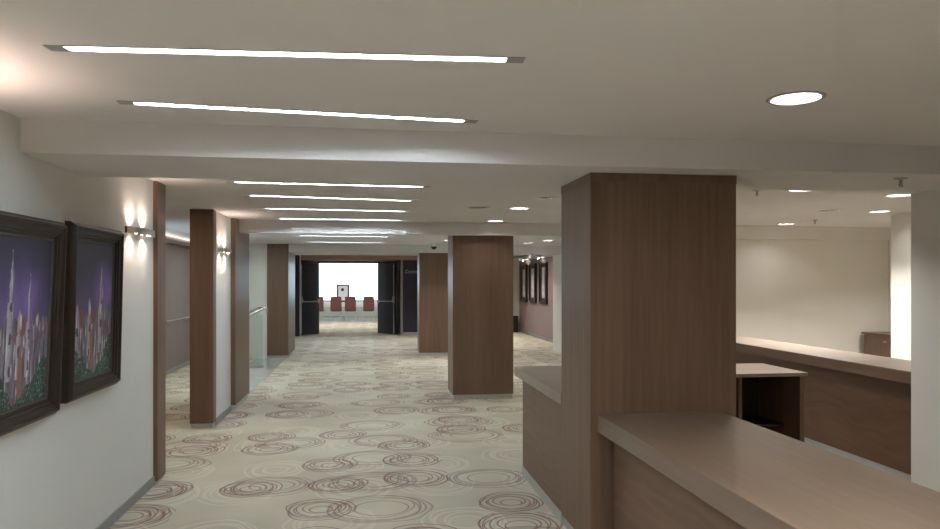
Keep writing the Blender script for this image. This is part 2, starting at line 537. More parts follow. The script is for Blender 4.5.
# ------------------------------------------------------------------ pillars
def pillar(label, x0, x1, y0, y1, top, plinth=0.07, cornice=False, mat='wood'):
    cx, cy = (x0 + x1) / 2, (y0 + y1) / 2
    r = root('wood_column', (cx, cy, 0), label, 'pillar', kind='structure')
    hx, hy = (x1 - x0) / 2, (y1 - y0) / 2
    obj('cladding', B(-hx, hx, -hy, hy, plinth, top, bev=0.003), MT[mat], parent=r)
    obj('plinth', B(-hx + .012, hx - .012, -hy + .012, hy - .012, 0, plinth), MT['plinth'], parent=r, label='pale metal plinth')
    if cornice:
        bm = bmesh.new()
        e = 0.003
        box(bm, -hx - e, hx + e, -hy - e, hy + e, top - 0.055, top - 0.001, bev=0.004)
        obj('cornice', bm, MT[mat], parent=r)
    return r

pillar('large walnut pillar at the end of the nearest counter', 1.345, 2.295, 4.22, 4.88, SOF, cornice=True)
pillar('walnut pillar standing free on the carpet in mid hall', 1.21, 2.10, 10.24, 10.88, CEIL)
pillar('walnut pillar behind the mid-hall one, beside the dark panel', 1.17, 2.06, 16.45, 17.12, SOF)
pillar('thin walnut end post where the painted left wall stops', -1.98, -1.745, 6.30, 6.54, CEIL, plinth=0.03)
pillar('walnut post between the side aisle gap and the farther wall light', -2.045, -1.782, 8.66, 8.82, CEIL, plinth=0.055)
pillar('walnut pier just past the farther wall light', -1.98, -1.735, 9.80, 10.92, CEIL)
pillar('dark walnut pier at the far end of the stone landing', -2.21, -1.75, 16.28, 17.75, CEIL)

def white_pillar(label, x0, x1, y0, y1, top, mat):
    cx, cy = (x0 + x1) / 2, (y0 + y1) / 2
    return obj('plaster_column', B(x0, x1, y0, y1, 0, top), MT[mat], origin=(cx, cy, 0), kind='structure', label=label, cat='pillar')
white_pillar('white plastered pillar rising behind the nearest counter', 4.064, 4.75, 4.22, 4.88, SOF, 'wall')
white_pillar('cream plastered pillar in the service area', 6.53, 7.25, 7.55, 8.18, CEIL, 'beige')

# ------------------------------------------------------------------ counters
def base_of(r):
    return Vector(r.location)

# nearest counter, runs from the big pillar towards the viewer
r = root('bar_counter', (1.78, 2.2, 0), 'nearest brown counter running from the large pillar', 'counter')
ox, oy = 1.78, 2.2
obj('worktop', B(1.387 - ox, 2.175 - ox, 0.2 - oy, 4.218 - oy, 0.785, 0.893, bev=0.004), MT['top'], parent=r)
obj('front_panel', B(1.475 - ox, 1.50 - ox, 0.25 - oy, 4.17 - oy, 0.08, 0.785), MT['woodh'], parent=r)
obj('back_panel', B(2.06 - ox, 2.085 - ox, 0.25 - oy, 4.17 - oy, 0.08, 0.785), MT['woodh'], parent=r)
obj('end_panel', B(1.50 - ox, 2.06 - ox, 0.25 - oy, 0.275 - oy, 0.08, 0.785), MT['woodh'], parent=r)
obj('plinth', B(1.50 - ox, 2.06 - ox, 0.28 - oy, 4.17 - oy, 0, 0.08), MT['plinth'], parent=r, label='grey metal plinth')

# counter on the far side of the big pillar
r = root('bar_counter', (1.7, 5.55, 0), 'short brown counter just behind the large pillar', 'counter')
ox, oy = 1.7, 5.55
obj('worktop', B(1.340 - ox, 2.16 - ox, 4.882 - oy, 6.49 - oy, 0.838, 0.92, bev=0.004), MT['topx'], parent=r)  # paler laminate stands in for the brighter reflection on this top
obj('front_panel', B(1.352 - ox, 1.377 - ox, 4.885 - oy, 6.18 - oy, 0.075, 0.838), MT['woodh'], parent=r)
obj('end_panel', B(1.377 - ox, 2.10 - ox, 6.155 - oy, 6.18 - oy, 0.075, 0.838), MT['woodh'], parent=r)
obj('back_panel', B(2.075 - ox, 2.10 - ox, 4.885 - oy, 6.155 - oy, 0.075, 0.838), MT['woodh'], parent=r)
obj('plinth', B(1.344 - ox, 2.08 - ox, 4.885 - oy, 6.17 - oy, 0, 0.075), MT['plinth'], parent=r, label='grey metal plinth')

# open cabinet behind the pillar
r = root('open_cabinet', (3.2, 5.85, 0), 'open-fronted dark cabinet with pale top behind the large pillar', 'cabinet')
ox, oy = 3.2, 5.85
obj('worktop', B(2.60 - ox, 3.63 - ox, 5.50 - oy, 6.20 - oy, 0.915, 0.945, bev=0.003), MT['topx'], parent=r)
obj('side_panel', B(3.57 - ox, 3.61 - ox, 5.52 - oy, 6.18 - oy, 0.0, 0.915), MT['wood'], parent=r)
obj('side_panel', B(2.62 - ox, 2.66 - ox, 5.52 - oy, 6.18 - oy, 0.0, 0.915), MT['wood'], parent=r)
obj('divider', B(3.03 - ox, 3.06 - ox, 5.53 - oy, 6.16 - oy, 0.04, 0.915), MT['wood'], parent=r)
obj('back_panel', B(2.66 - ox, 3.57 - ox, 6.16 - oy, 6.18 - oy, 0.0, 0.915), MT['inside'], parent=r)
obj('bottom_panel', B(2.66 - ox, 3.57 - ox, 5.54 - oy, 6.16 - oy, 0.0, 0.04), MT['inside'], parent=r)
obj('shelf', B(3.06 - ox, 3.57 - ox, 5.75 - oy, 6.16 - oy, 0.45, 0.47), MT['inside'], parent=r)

# long bar counter of the service area
r = root('bar_counter', (4.65, 7.5, 0), 'long walnut counter along the service area, seen right of the large pillar', 'counter')
ox, oy = 4.65, 7.5
obj('worktop', B(4.35 - ox, 4.97 - ox, 4.90 - oy, 10.19 - oy, 0.966, 0.974, bev=0.002), MT['topx'], parent=r, label='pale counter top')
obj('fascia', B(4.354 - ox, 4.40 - ox, 4.90 - oy, 10.19 - oy, 0.872, 0.966), MT['woodh'], parent=r)
obj('front_panel', B(4.46 - ox, 4.49 - ox, 4.92 - oy, 10.18 - oy, 0.10, 0.966), MT['woodb'], parent=r)
obj('back_panel', B(4.90 - ox, 4.92 - ox, 4.92 - oy, 10.18 - oy, 0.10, 0.966), MT['woodh'], parent=r)
obj('plinth', B(4.465 - ox, 4.90 - ox, 4.92 - oy, 10.18 - oy, 0, 0.10), MT['plinth'], parent=r, label='grey metal plinth')

# small sideboard against the service wall
r = root('sideboard', (7.85, 9.55, 0), 'small dark wood sideboard in the corner of the service area', 'cabinet')
ox, oy = 7.85, 9.55
obj('body', B(7.62 - ox, 8.09 - ox, 8.95 - oy, 10.10 - oy, 0.0, 0.895), MT['wood'], parent=r)
obj('top', B(7.59 - ox, 8.095 - ox, 8.92 - oy, 10.14 - oy, 0.895, 0.925, bev=0.003), MT['wood'], parent=r)
for y0, y1, hy in ((8.97, 9.53, 9.46), (9.54, 10.09, 9.62)):
    d = obj('door', B(7.60 - ox, 7.62 - ox, y0 - oy, y1 - oy, 0.06, 0.885, bev=0.002), MT['wood'], parent=r)
    obj('handle', B(7.575 - ox, 7.60 - ox, hy - .03 - oy, hy + .03 - oy, 0.80, 0.82, bev=0.004), MT['steel'], parent=d, label='small metal handle')

# ------------------------------------------------------------------ linear lights
def make_strip():
    r = root('linear_light', (0, 0, 0), '-', 'ceiling light', 'slim linear lights across the ceiling')
    L, W, D = SLOT_L, SLOT_W, SLOT_D
    bm = bmesh.new()                                      # open white trough in the slot
    t = 0.003
    box(bm, -L, L, W, W + t, 0.0, D)
    box(bm, -L, L, -W - t, -W, 0.0, D)
    box(bm, -L - t, -L, -W - t, W + t, 0.0, D)
    box(bm, L, L + t, -W - t, W + t, 0.0, D)
    box(bm, -L, L, -W, W, D, D + t)
    obj('trough', bm, MT['white'], parent=r)
    bm = bmesh.new()                                      # flat trim with longer ends
    E = L + 0.068
    for sx in (-1, 1):
        a, b_ = sorted((sx * (L + 0.001), sx * E))
        box(bm, a, b_, -W - 0.008, W + 0.008, -0.003, 0.0)
    for sy in (-1, 1):
        a, b_ = sorted((sy * (W + 0.001), sy * (W + 0.008)))
        box(bm, -L, L, a, b_, -0.003, 0.0)
    obj('trim', bm, MT['fix'], parent=r, label='grey metal trim')
    obj('tube', B(-L + 0.004, L - 0.004, -0.012, 0.012, D - 0.024, D - 0.008, bev=0.004), MT['strip'], parent=r, label='glowing white tube')
    return r

strips = STRIPS
proto = make_strip()
for i, (x, y, a, lab) in enumerate(strips):
    if i == 0:
        proto.location = (x, y, CEIL)
        proto.rotation_euler = (0, 0, math.radians(a))
        proto['label'] = lab
    else:
        dup(proto, (x, y, CEIL), lab, rz=math.radians(a))

# ------------------------------------------------------------------ round downlights
def make_downlight():
    r = root('downlight', (0, 0, 0), '-', 'ceiling light', 'round recessed downlights')
    R, D = DOWN_R, DOWN_D
    bm = lathe(bmesh.new(), 0, 0, [(R, 0.004), (R + 0.001, -0.005), (R + 0.014, -0.006), (R + 0.019, -0.003), (R + 0.019, 0.0)], 40)
    obj('trim_ring', bm, MT['fix'], parent=r, sm=True)
    bm = lathe(bmesh.new(), 0, 0, [(R, 0.0), (R - 0.008, 0.03), (R - 0.022, 0.06), (0.070, D - 0.008), (0.0, D - 0.008), (0.0, D), (R, D), (R + 0.002, 0.05), (R + 0.002, 0.0), (R, 0.0)], 40)
    obj('reflector', bm, MT['reflector'], parent=r, sm=True)
    bm = lathe(bmesh.new(), 0, 0, [(0, D - 0.030), (0.05, D - 0.026), (0.066, D - 0.016), (0.066, D - 0.010), (0, D - 0.010)], 32)
    obj('lamp', bm, MT['lamp'], parent=r, label='glowing lamp glass')
    return r
dproto = make_downlight()
for i, (x, y, lab) in enumerate(DOWNS):
    if i == 0:
        dproto.location = (x, y, CEIL)
        dproto['label'] = lab
    else:
        dup(dproto, (x, y, CEIL), lab)
# the unlit adjustable one
r = root('gimbal_downlight', (1.765, 6.93, CEIL), 'unlit round downlight with dark centre left of the large pillar', 'ceiling light')
obj('trim_ring', lathe(bmesh.new(), 0, 0, [(0.075, 0), (0.078, -0.010), (0.115, -0.012), (0.122, -0.004), (0.122, 0)], 36), MT['white'], parent=r, sm=True)
obj('reflector', lathe(bmesh.new(), 0, 0, [(0.0, -0.002), (0.075, -0.002), (0.075, 0)], 36), MT['black'], parent=r, label='dark reflector')
obj('lamp', lathe(bmesh.new(), 0.02, 0, [(0.0, -0.016), (0.03, -0.014), (0.034, -0.002), (0, -0.002)], 24), MT['chrome'], parent=r, sm=True)

# ceiling speakers
for (x, y, lab) in ((1.227, 7.96, 'flat round ceiling speaker left of the lit downlight'), (5.345, 7.71, 'flat round ceiling speaker in the service area')):
    r = root('ceiling_speaker', (x, y, CEIL), lab, 'speaker', 'round ceiling speakers')
    obj('ring', lathe(bmesh.new(), 0, 0, [(0.112, 0), (0.112, -0.008), (0.13, -0.007), (0.135, 0)], 36), MT['ceiling'], parent=r, sm=True)
    obj('grille', lathe(bmesh.new(), 0, 0, [(0, -0.007), (0.06, -0.0065), (0.112, -0.004), (0.112, 0)], 36), MT['grille'], parent=r, sm=True)

# sprinklers
def sprinkler(loc, lab, s=1.0):
    r = root('sprinkler', loc, lab, 'sprinkler', 'ceiling sprinklers')
    obj('escutcheon', lathe(bmesh.new(), 0, 0, [(0, -0.001), (0.042 * s, -0.001), (0.040 * s, -0.006 * s), (0.018 * s, -0.012 * s), (0, -0.012 * s)], 24), MT['fix'], parent=r, sm=True)
    bm = tube(bmesh.new(), [(0, 0, -0.01 * s), (0, 0, -0.045 * s)], 0.010 * s)
    for sx in (-1, 1):
        tube(bm, [(sx * 0.009 * s, 0, -0.03 * s), (sx * 0.014 * s, 0, -0.043 * s), (sx * 0.004 * s, 0, -0.058 * s)], 0.003 * s, 6)
    obj('body', bm, MT['fix'], parent=r, sm=True)
    obj('deflector', lathe(bmesh.new(), 0, 0, [(0, -0.058 * s), (0.016 * s, -0.058 * s), (0.017 * s, -0.061 * s), (0, -0.062 * s)], 16), MT['steel'], parent=r)
sprinkler((3.40, 4.17, SOF), 'sprinkler head under the near beam by the white pillar')
sprinkler((6.03, 8.98, CEIL), 'sprinkler head near the service area back wall')
sprinkler((3.537, 6.13, CEIL), 'sprinkler head just right of the large pillar top')
sprinkler((-0.69, 6.02, CEIL), 'tiny sprinkler head above the first linear light behind the near beam', 0.8)

# dome camera
r = root('dome_camera', (1.40, 15.3, CEIL), 'small black dome camera hanging above the far pillar', 'camera')
obj('mount', lathe(bmesh.new(), 0, 0, [(0, 0), (0.06, 0), (0.06, -0.03), (0.03, -0.035), (0.03, -0.075), (0.065, -0.085), (0, -0.085)], 28), MT['white'], parent=r, sm=True)
obj('dome', lathe(bmesh.new(), 0, 0, [(0.064, -0.085)] + [(0.064 * math.cos(a), -0.085 - 0.066 * math.sin(a)) for a in [i * PI / 16 for i in range(1, 8)]] + [(0, -0.151)], 28), MT['black'], parent=r, sm=True, label='black dome')

# ------------------------------------------------------------------ wall lights
def make_sconce():
    """chrome ribbon bowed out from the wall in front of two up-and-down lamps; local x points out of the wall"""
    r = root('wall_light', (0, 0, 0), '-', 'wall light', 'chrome wall lights')
    obj('wall_plate', B(0.0, 0.022, -0.15, 0.15, -0.018, 0.018, bev=0.004), MT['chrome'], parent=r)
    bm = bmesh.new()
    n = 22
    rows = []
    for i in range(n + 1):
        t = -1 + 2 * i / n
        y = 0.335 * t
        x = 0.022 + 0.075 * math.sqrt(max(0, 1 - t * t))
        rows.append([bm.verts.new((x + dx, y, z)) for dx, z in ((0, -0.024), (0.004, -0.024), (0.004, 0.024), (0, 0.024))])
    for a, b_ in zip(rows, rows[1:]):
        for k in range(4):
            j = (k + 1) % 4
            bm.faces.new((a[k], a[j], b_[j], b_[k]))
    bm.faces.new(rows[0][::-1])
    bm.faces.new(rows[-1])
    bmesh.ops.recalc_face_normals(bm, faces=bm.faces)
    obj('chrome_ribbon', bm, MT['chrome'], parent=r, sm=True)
    for y in (-0.15, 0.15):
        h = obj('lamp_holder', lathe(bmesh.new(), 0.05, y, [(0, -0.016), (0.022, -0.016), (0.022, 0.016), (0, 0.016)], 20), MT['chrome'], parent=r)
        bm = lathe(bmesh.new(), 0.05, y, [(0, 0.0165), (0.014, 0.0165), (0.014, 0.019), (0, 0.019)], 16)
        obj('bulb', bm, MT['bulb'], parent=h, label='glowing lamp')
        bm = lathe(bmesh.new(), 0.05, y, [(0, -0.0165), (0.014, -0.0165), (0.014, -0.019), (0, -0.019)], 16)
        obj('bulb', bm, MT['bulb'], parent=h, label='glowing lamp')
    return r
s1 = make_sconce()
s1.location = (-1.78, 5.85, 2.085)
s1['label'] = 'chrome wall light between the second painting and the end post'
s0 = dup(s1, (-1.78, 2.95, 2.085), 'chrome wall light nearer than the paintings, beyond the left picture edge')
s2 = dup(s1, (-1.795, 9.20, 2.085), 'chrome wall light on the narrow wall strip farther down the hall')
SCONCE = []
for sy in (2.95, 5.85, 9.20):
    for dy in (-0.15, 0.15):
        for sgn in (1, -1):
            SCONCE.append(((-1.725, sy + dy, 2.085 + sgn * 0.03), sgn))

# ------------------------------------------------------------------ paintings on the left wall
def smoothstep(a, b, x):
    t = max(0.0, min(1.0, (x - a) / (b - a)))
    return t * t * (3 - 2 * t)

def lerp3(a, b, t):
    return tuple(p + (q - p) * t for p, q in zip(a, b))

def cathedral(u, v, towers, mass, seed):
    """loose brushwork: night-purple sky, pale gothic spires, dark green shrubs. u across, v up (0..1)"""
    n = lambda s, ox=0: noise.noise(Vector((u * s + seed + ox, v * s, seed * 1.7)))
    streak = noise.noise(Vector((u * 40 + seed, v * 7, 3.1)))
    streak2 = noise.noise(Vector((u * 24 + seed + 9, v * 4, 5.1)))
    fine = noise.noise(Vector((u * 90 + seed, v * 60, 8.0)))
    # sky: almost black at the top, violet cloud round the spires
    c = lerp3((0.060, 0.042, 0.120), (0.018, 0.019, 0.038), smoothstep(0.50, 0.90, v + 0.12 * n(3)))
    glow = math.exp(-((u - towers[0][0] - 0.12) ** 2) / 0.09 - ((v - 0.64) ** 2) / 0.030)
    c = lerp3(c, (0.175, 0.120, 0.36), max(0, min(1, 0.95 * glow * (0.75 + 0.8 * n(5)))))
    # the body of the church: buttresses of broken pale and dark strokes
    roof = mass + 0.07 * abs(math.sin(u * 23 + seed)) + 0.05 * n(12)
    body = v < roof
    if body:
        k = 0.5 + 0.9 * streak + 0.5 * streak2
        c = lerp3((0.040, 0.030, 0.055), (0.20, 0.18, 0.22), max(0, min(1, k)))
        if streak > 0.30:
            c = lerp3(c, (0.50, 0.47, 0.47), min(1, (streak - 0.30) * 5))
        if v > roof - 0.13 and n(6, 5) > 0.27:
            c = lerp3((0.24, 0.055, 0.035), (0.10, 0.03, 0.03), 0.5 + 0.8 * fine)
        if n(11, 3) > 0.42:
            c = lerp3(c, (0.12, 0.05, 0.10), 0.7)
    for (cu, hw, top, shoulder) in towers:
        du = u - cu + 0.012 * n(14)
        w = hw if v < shoulder else hw * (0.62 if v < shoulder + 0.10 else 0.62 * max(0, (top - v) / max(1e-3, top - shoulder - 0.10)) ** 1.25)
        w *= 1 + 0.22 * n(26, 4)
        if 0.16 < v < top and abs(du) < w:
            side = du / max(w, 1e-4)
            st = lerp3((0.31, 0.285, 0.33), (0.095, 0.080, 0.125), smoothstep(-0.5, 0.9, side + 0.5 * streak))
            if streak > 0.22:
                st = lerp3(st, (0.56, 0.53, 0.53), min(1, (streak - 0.22) * 4))
            if v < shoulder and (int(v * 16 + cu * 9) % 3 == 0) and abs(side) < 0.30 + 0.2 * n(30):
                st = (0.045, 0.035, 0.07)
            c = st
    door = 0.46 + 0.06 * math.sin(seed)
    if abs(u - door) < 0.032 * (1 if v < 0.28 else max(0, (0.38 - v) / 0.10)) and 0.06 < v < 0.38:
        c = lerp3((0.30, 0.125, 0.065), (0.15, 0.05, 0.04), 0.5 + fine)
    # shrubs at both lower corners
    bush = 0.03 + 0.30 * abs(u - 0.47) ** 1.1 * 1.7 + 0.09 * n(8, 2)
    if v < bush:
        g = 0.35 + 1.2 * n(22, 7)
        c = lerp3((0.005, 0.016, 0.015), (0.018, 0.085, 0.065), max(0, min(1, g)))
        if fine > 0.40:
            c = (0.20, 0.27, 0.25)
    k = 1.3 + 0.4 * fine
    return tuple(max(0, min(1, x * k)) for x in c)

def framed_painting(label, y0, y1, z0, z1, towers, mass, seed, lean=2.2):
    xw = -1.779
    r = root('framed_painting', (xw, (y0 + y1) / 2, z0), label, 'painting', 'large framed paintings on the left wall')
    r.rotation_euler = (0, math.radians(lean), 0)           # hung leaning forward at the top
    hy, h = (y1 - y0) / 2, z1 - z0
    # stepped moulding swept round the rectangle: (inset, height off the wall)
    prof = [(0.0, 0.0), (0.0, 0.034), (0.012, 0.044), (0.022, 0.062), (0.032, 0.062), (0.038, 0.050), (0.066, 0.046), (0.070, 0.036), (0.080, 0.036), (0.084, 0.026), (0.100, 0.024)]
    def moulding(pf):
        bm = bmesh.new()
        loops = []
        for ins, ht in pf:
            loops.append([bm.verts.new((ht, y, z)) for y, z in ((-hy + ins, ins), (hy - ins, ins), (hy - ins, h - ins), (-hy + ins, h - ins))])
        for a, b_ in zip(loops, loops[1:]):
            for k in range(4):
                j = (k + 1) % 4
                bm.faces.new((a[k], a[j], b_[j], b_[k]))
        bmesh.ops.recalc_face_normals(bm, faces=bm.faces)
        return bm
    obj('frame', moulding(prof), MT['frame'], parent=r, label='dark brown stepped moulding')
    obj('inner_slip', moulding([(0.100, 0.024), (0.102, 0.027), (0.107, 0.027), (0.110, 0.018)]), MT['lip'], parent=r, label='thin silver slip')
    # canvas grid
    ny, nz_ = 120, 150
    a0, a1, b0, b1 = -hy + 0.108, hy - 0.108, 0.108, h - 0.108
    bm = bmesh.new()
    lay = bm.loops.layers.float_color.new('paint')
    grid = [[bm.verts.new((0.018, a0 + (a1 - a0) * i / ny, b0 + (b1 - b0) * j / nz_)) for i in range(ny + 1)] for j in range(nz_ + 1)]
    cols = [[cathedral(i / ny, j / nz_, towers, mass, seed) for i in range(ny + 1)] for j in range(nz_ + 1)]
    for j in range(nz_):
        for i in range(ny):
            f = bm.faces.new((grid[j][i], grid[j][i + 1], grid[j + 1][i + 1], grid[j + 1][i]))
            for lp, (jj, ii) in zip(f.loops, ((j, i), (j, i + 1), (j + 1, i + 1), (j + 1, i))):
                lp[lay] = cols[jj][ii] + (1.0,)
    obj('canvas', bm, MT['paint'], parent=r, label='night-purple painting of a pale gothic church')
    return r

framed_painting('large framed church painting nearer to the viewer, cut by the left picture edge', 3.485, 4.33, 0.96, 2.037,
                [(0.33, 0.06, 0.95, 0.62), (0.64, 0.045, 0.84, 0.50), (0.06, 0.07, 0.58, 0.36), (0.48, 0.05, 0.58, 0.42)], 0.47, 2.3)
framed_painting('large framed church painting beside the nearer wall light', 4.47, 5.33, 0.99, 2.058,
                [(0.70, 0.065, 0.88, 0.56), (0.40, 0.05, 0.60, 0.46), (0.10, 0.08, 0.56, 0.38)], 0.45, 6.1, 1.3)

# ------------------------------------------------------------------ three prints on the mauve wall
def make_print():
    r = root('framed_print', (0, 0, 0), '-', 'picture', 'tall framed prints on the mauve wall')
    bm = bmesh.new()
    hy, h = 0.44, 1.22
    for a in ((-hy, -hy + .06, 0, h), (hy - .06, hy, 0, h), (-hy + .06, hy - .06, 0, .06), (-hy + .06, hy - .06, h - .06, h)):
        box(bm, -0.06, 0.0, a[0], a[1], a[2], a[3], bev=0.004)
    obj('frame', bm, MT['black'], parent=r)
    obj('mount', B(-0.03, -0.002, -hy + .06, hy - .06, .06, h - .06), MT['matred'], parent=r, label='dark red mount')
    obj('print', B(-0.034, -0.030, -0.16, 0.16, 0.17, h - 0.15), MT['print_'], parent=r, label='pale narrow image')
    return r
pp = make_print()
pp.location = (5.13, 20.50, 1.06)
pp['label'] = 'tall dark framed print on the mauve wall, nearest of three'
dup(pp, (5.13, 21.86, 1.05), 'tall dark framed print on the mauve wall, middle of three')
dup(pp, (5.13, 23.15, 1.04), 'tall dark framed print on the mauve wall, farthest of three')

# track with spots above the prints
r = root('track_light', (4.85, 20.8, CEIL), 'black ceiling track with spotlights above the framed prints', 'ceiling light')
obj('track', B(-0.02, 0.02, -2.9, 3.0, -0.035, 0.0), MT['black'], parent=r)
for y in (-2.2, -0.2, 1.9):
    h = obj('spot_head', tube(bmesh.new(), [(0, y, -0.035), (0, y, -0.07), (0.03, y, -0.085), (0.12, y, -0.14)], 0.032, 14), MT['white'], parent=r)
    obj('lamp', tube(bmesh.new(), [(0.1205, y, -0.1403), (0.126, y, -0.1436)], 0.026, 14), MT['lamp'], parent=h, label='glowing lamp')

# dark bin at the end of the mauve wall
r = root('waste_bin', (4.88, 23.75, 0), 'dark bin half hidden behind the mid-hall pillar', 'bin')
obj('body', B(-0.13, 0.13, -0.13, 0.13, 0, 0.50, bev=0.01), MT['black'], parent=r)
obj('lid', B(-0.135, 0.135, -0.135, 0.135, 0.50, 0.56, bev=0.012), MT['black'], parent=r)

# ------------------------------------------------------------------ doors
def door_leaf(name, label, hinge, ang, flip):
    """leaf from the hinge along local +x; panic bar on local -y * flip face"""
    r = root(name, hinge, label, 'door', rz=ang, kind='structure')
    L, H = 0.93, 2.30
    obj('leaf', B(0.01, L, -0.025, 0.025, 0.012, H, bev=0.003), MT['dark'], parent=r)
    f = -1 if flip else 1
    y = f * 0.025
    a, b_ = sorted((y, y + f * 0.05))
    bm = bmesh.new()
    box(bm, L - 0.085, L - 0.025, a, b_, 1.02, 1.24, bev=0.006)
    box(bm, 0.06, 0.12, a, b_, 1.02, 1.14, bev=0.006)
    obj('bar_mount', bm, MT['steel'], parent=r)
    obj('push_bar', tube(bmesh.new(), [(0.09, y + f * 0.06, 1.07), (L - 0.16, y + f * 0.06, 1.07), (L - 0.10, y + f * 0.055, 1.09), (L - 0.055, y + f * 0.04, 1.16)], 0.017, 12), MT['steel'], parent=r, sm=True, label='steel push bar')
    obj('latch_rod', tube(bmesh.new(), [(L - 0.055, y + f * 0.02, 0.05), (L - 0.055, y + f * 0.02, 2.26)], 0.013, 10), MT['steel'], parent=r, sm=True, label='steel vertical latch rod')
    for z in (0.25, 1.15, 2.05):
        obj('hinge', tube(bmesh.new(), [(0.0, 0, z - 0.05), (0.0, 0, z + 0.05)], 0.012, 10), MT['steel'], parent=r, sm=True)
door_leaf('door_1', 'left dark leaf of the open double doors', (-1.60, 23.95, 0), math.radians(-127), False)
door_leaf('door_2', 'right dark leaf of the open double doors', (0.33, 23.95, 0), math.radians(-53), True)

# ------------------------------------------------------------------ landing: glass balustrade with handrail
r = root('glass_balustrade', (-2.12, 14.6, 0), 'glass balustrade with steel handrails on the stone landing', 'balustrade')
obj('glass_panel', B(-0.60, 0.05, -0.006, 0.006, 0.05, 1.05), MT['green'], parent=r)
obj('base_shoe', B(-0.60, 0.06, -0.03, 0.03, 0.006, 0.06, bev=0.004), MT['alu'], parent=r)
obj('handrail', tube(bmesh.new(), [(-0.58, -0.05, 0.84), (0.10, -0.05, 1.19), (0.14, -0.05, 1.17), (0.14, -0.05, 1.08)], 0.021, 12), MT['steel'], parent=r, sm=True)
obj('handrail', tube(bmesh.new(), [(-0.58, 0.30, 0.90), (-0.1, 0.30, 1.17), (0.0, 0.10, 1.19), (0.10, -0.05, 1.19)], 0.021, 12), MT['steel'], parent=r, sm=True)
for x in (-0.45, -0.05):
    z = 0.78 + 0.41 * (x + 0.70) / 0.80
    obj('bracket', tube(bmesh.new(), [(x, 0.0, z - 0.10), (x, -0.05, z - 0.02)], 0.009, 8), MT['steel'], parent=r, sm=True)

# handrail on the taupe aisle wall
r = root('wall_handrail', (-3.65, 15.2, 0.99), 'pale handrail on the taupe wall seen between the left posts', 'handrail')
obj('rail', tube(bmesh.new(), [(0.06, -1.7, 0), (0.06, 1.05, 0)], 0.012, 10), MT['alu'], parent=r, sm=True)
for y in (-1.4, -0.2, 0.9):
    obj('bracket', tube(bmesh.new(), [(0.0, y, -0.05), (0.05, y, -0.04), (0.06, y, -0.01)], 0.008, 8), MT['alu'], parent=r, sm=True)

# cove light along the aisle wall
r = root('cove_light', (-3.55, 14.8, 2.40), 'lit cove shelf along the top of the taupe aisle wall', 'cove light')
obj('shelf', B(-0.10, 0.10, -2.90, 1.45, 0.0, 0.02), MT['taupe'], parent=r)
obj('lip', B(0.08, 0.10, -2.90, 1.45, 0.02, 0.062), MT['taupe'], parent=r)
obj('tube', B(-0.07, -0.03, -2.8, 1.4, 0.022, 0.04), MT['dim'], parent=r, label='glowing tube')

# ------------------------------------------------------------------ far room furniture
def table(label, x0, x1, y):
    r = root('banquet_table', ((x0 + x1) / 2, y, 0), label, 'table', 'white clothed tables in the far room')
    hx = (x1 - x0) / 2
    obj('tabletop', B(-hx, hx, -0.37, 0.37, 0.77, 0.80), MT['inside'], parent=r)
    bm = bmesh.new()
    box(bm, -hx - .01, hx + .01, -0.38, 0.38, 0.802, 0.812)
    box(bm, -hx - .012, hx + .012, -0.39, -0.382, 0.61, 0.812)
    box(bm, -hx - .012, hx + .012, 0.382, 0.39, 0.61, 0.812)
    obj('tablecloth', bm, MT['cloth'], parent=r)
    for sx in (-1, 1):
        for sy in (-1, 1):
            obj('leg', tube(bmesh.new(), [(sx * (hx - 0.05), sy * 0.30, 0), (sx * (hx - 0.05), sy * 0.30, 0.77)], 0.022, 10), MT['steel'], parent=r, sm=True)
table('white clothed table left in the far room beyond the doors', -2.65, -0.92, 32.2)
table('white clothed table right in the far room beyond the doors', -0.58, 1.15, 32.2)

def make_chair():
    r = root('dining_chair', (0, 0, 0), '-', 'chair', 'chairs in the far room')
    obj('seat', B(-0.23, 0.23, -0.20, 0.24, 0.43, 0.49, bev=0.015), MT['rust'], parent=r)
    bm = bmesh.new()
    n = 8
    fr, bk = [], []
    for i in range(n + 1):
        t = -1 + 2 * i / n
        y = -0.23 - 0.03 * (1 - t * t)
        fr.append([bm.verts.new((0.24 * t, y, 0.47)), bm.verts.new((0.23 * t, y - 0.07, 1.06 + 0.02 * (1 - t * t)))])
        bk.append([bm.verts.new((0.24 * t, y - 0.035, 0.47)), bm.verts.new((0.23 * t, y - 0.105, 1.06 + 0.02 * (1 - t * t)))])
    for i in range(n):
        bm.faces.new((fr[i][0], fr[i + 1][0], fr[i + 1][1], fr[i][1]))
        bm.faces.new((bk[i][0], bk[i][1], bk[i + 1][1], bk[i + 1][0]))
        bm.faces.new((fr[i][1], fr[i + 1][1], bk[i + 1][1], bk[i][1]))
        bm.faces.new((fr[i][0], bk[i][0], bk[i + 1][0], fr[i + 1][0]))
    bm.faces.new((fr[0][0], fr[0][1], bk[0][1], bk[0][0]))
    bm.faces.new((fr[n][0], bk[n][0], bk[n][1], fr[n][1]))
    bmesh.ops.recalc_face_normals(bm, faces=bm.faces)
    obj('backrest', bm, MT['rust'], parent=r, sm=True)
    for sx in (-1, 1):
        obj('leg', tube(bmesh.new(), [(sx * 0.22, -0.27, 0.0), (sx * 0.21, -0.20, 0.45)], 0.013, 8), MT['steel'], parent=r, sm=True)
        obj('leg', tube(bmesh.new(), [(sx * 0.22, 0.25, 0.0), (sx * 0.21, 0.21, 0.45)], 0.013, 8), MT['steel'], parent=r, sm=True)
    return r
ch = make_chair()
chairs = [(-2.12, 'chair in the far room partly hidden by the left door leaf'),
          (-1.36, 'red-brown chair in the far room left of the framed notice'),
          (-0.75, 'red-brown chair in the far room right of the framed notice'),
          (0.03, 'red-brown chair in the far room at the right-hand table'),
          (0.66, 'chair in the far room partly hidden by the right door leaf')]
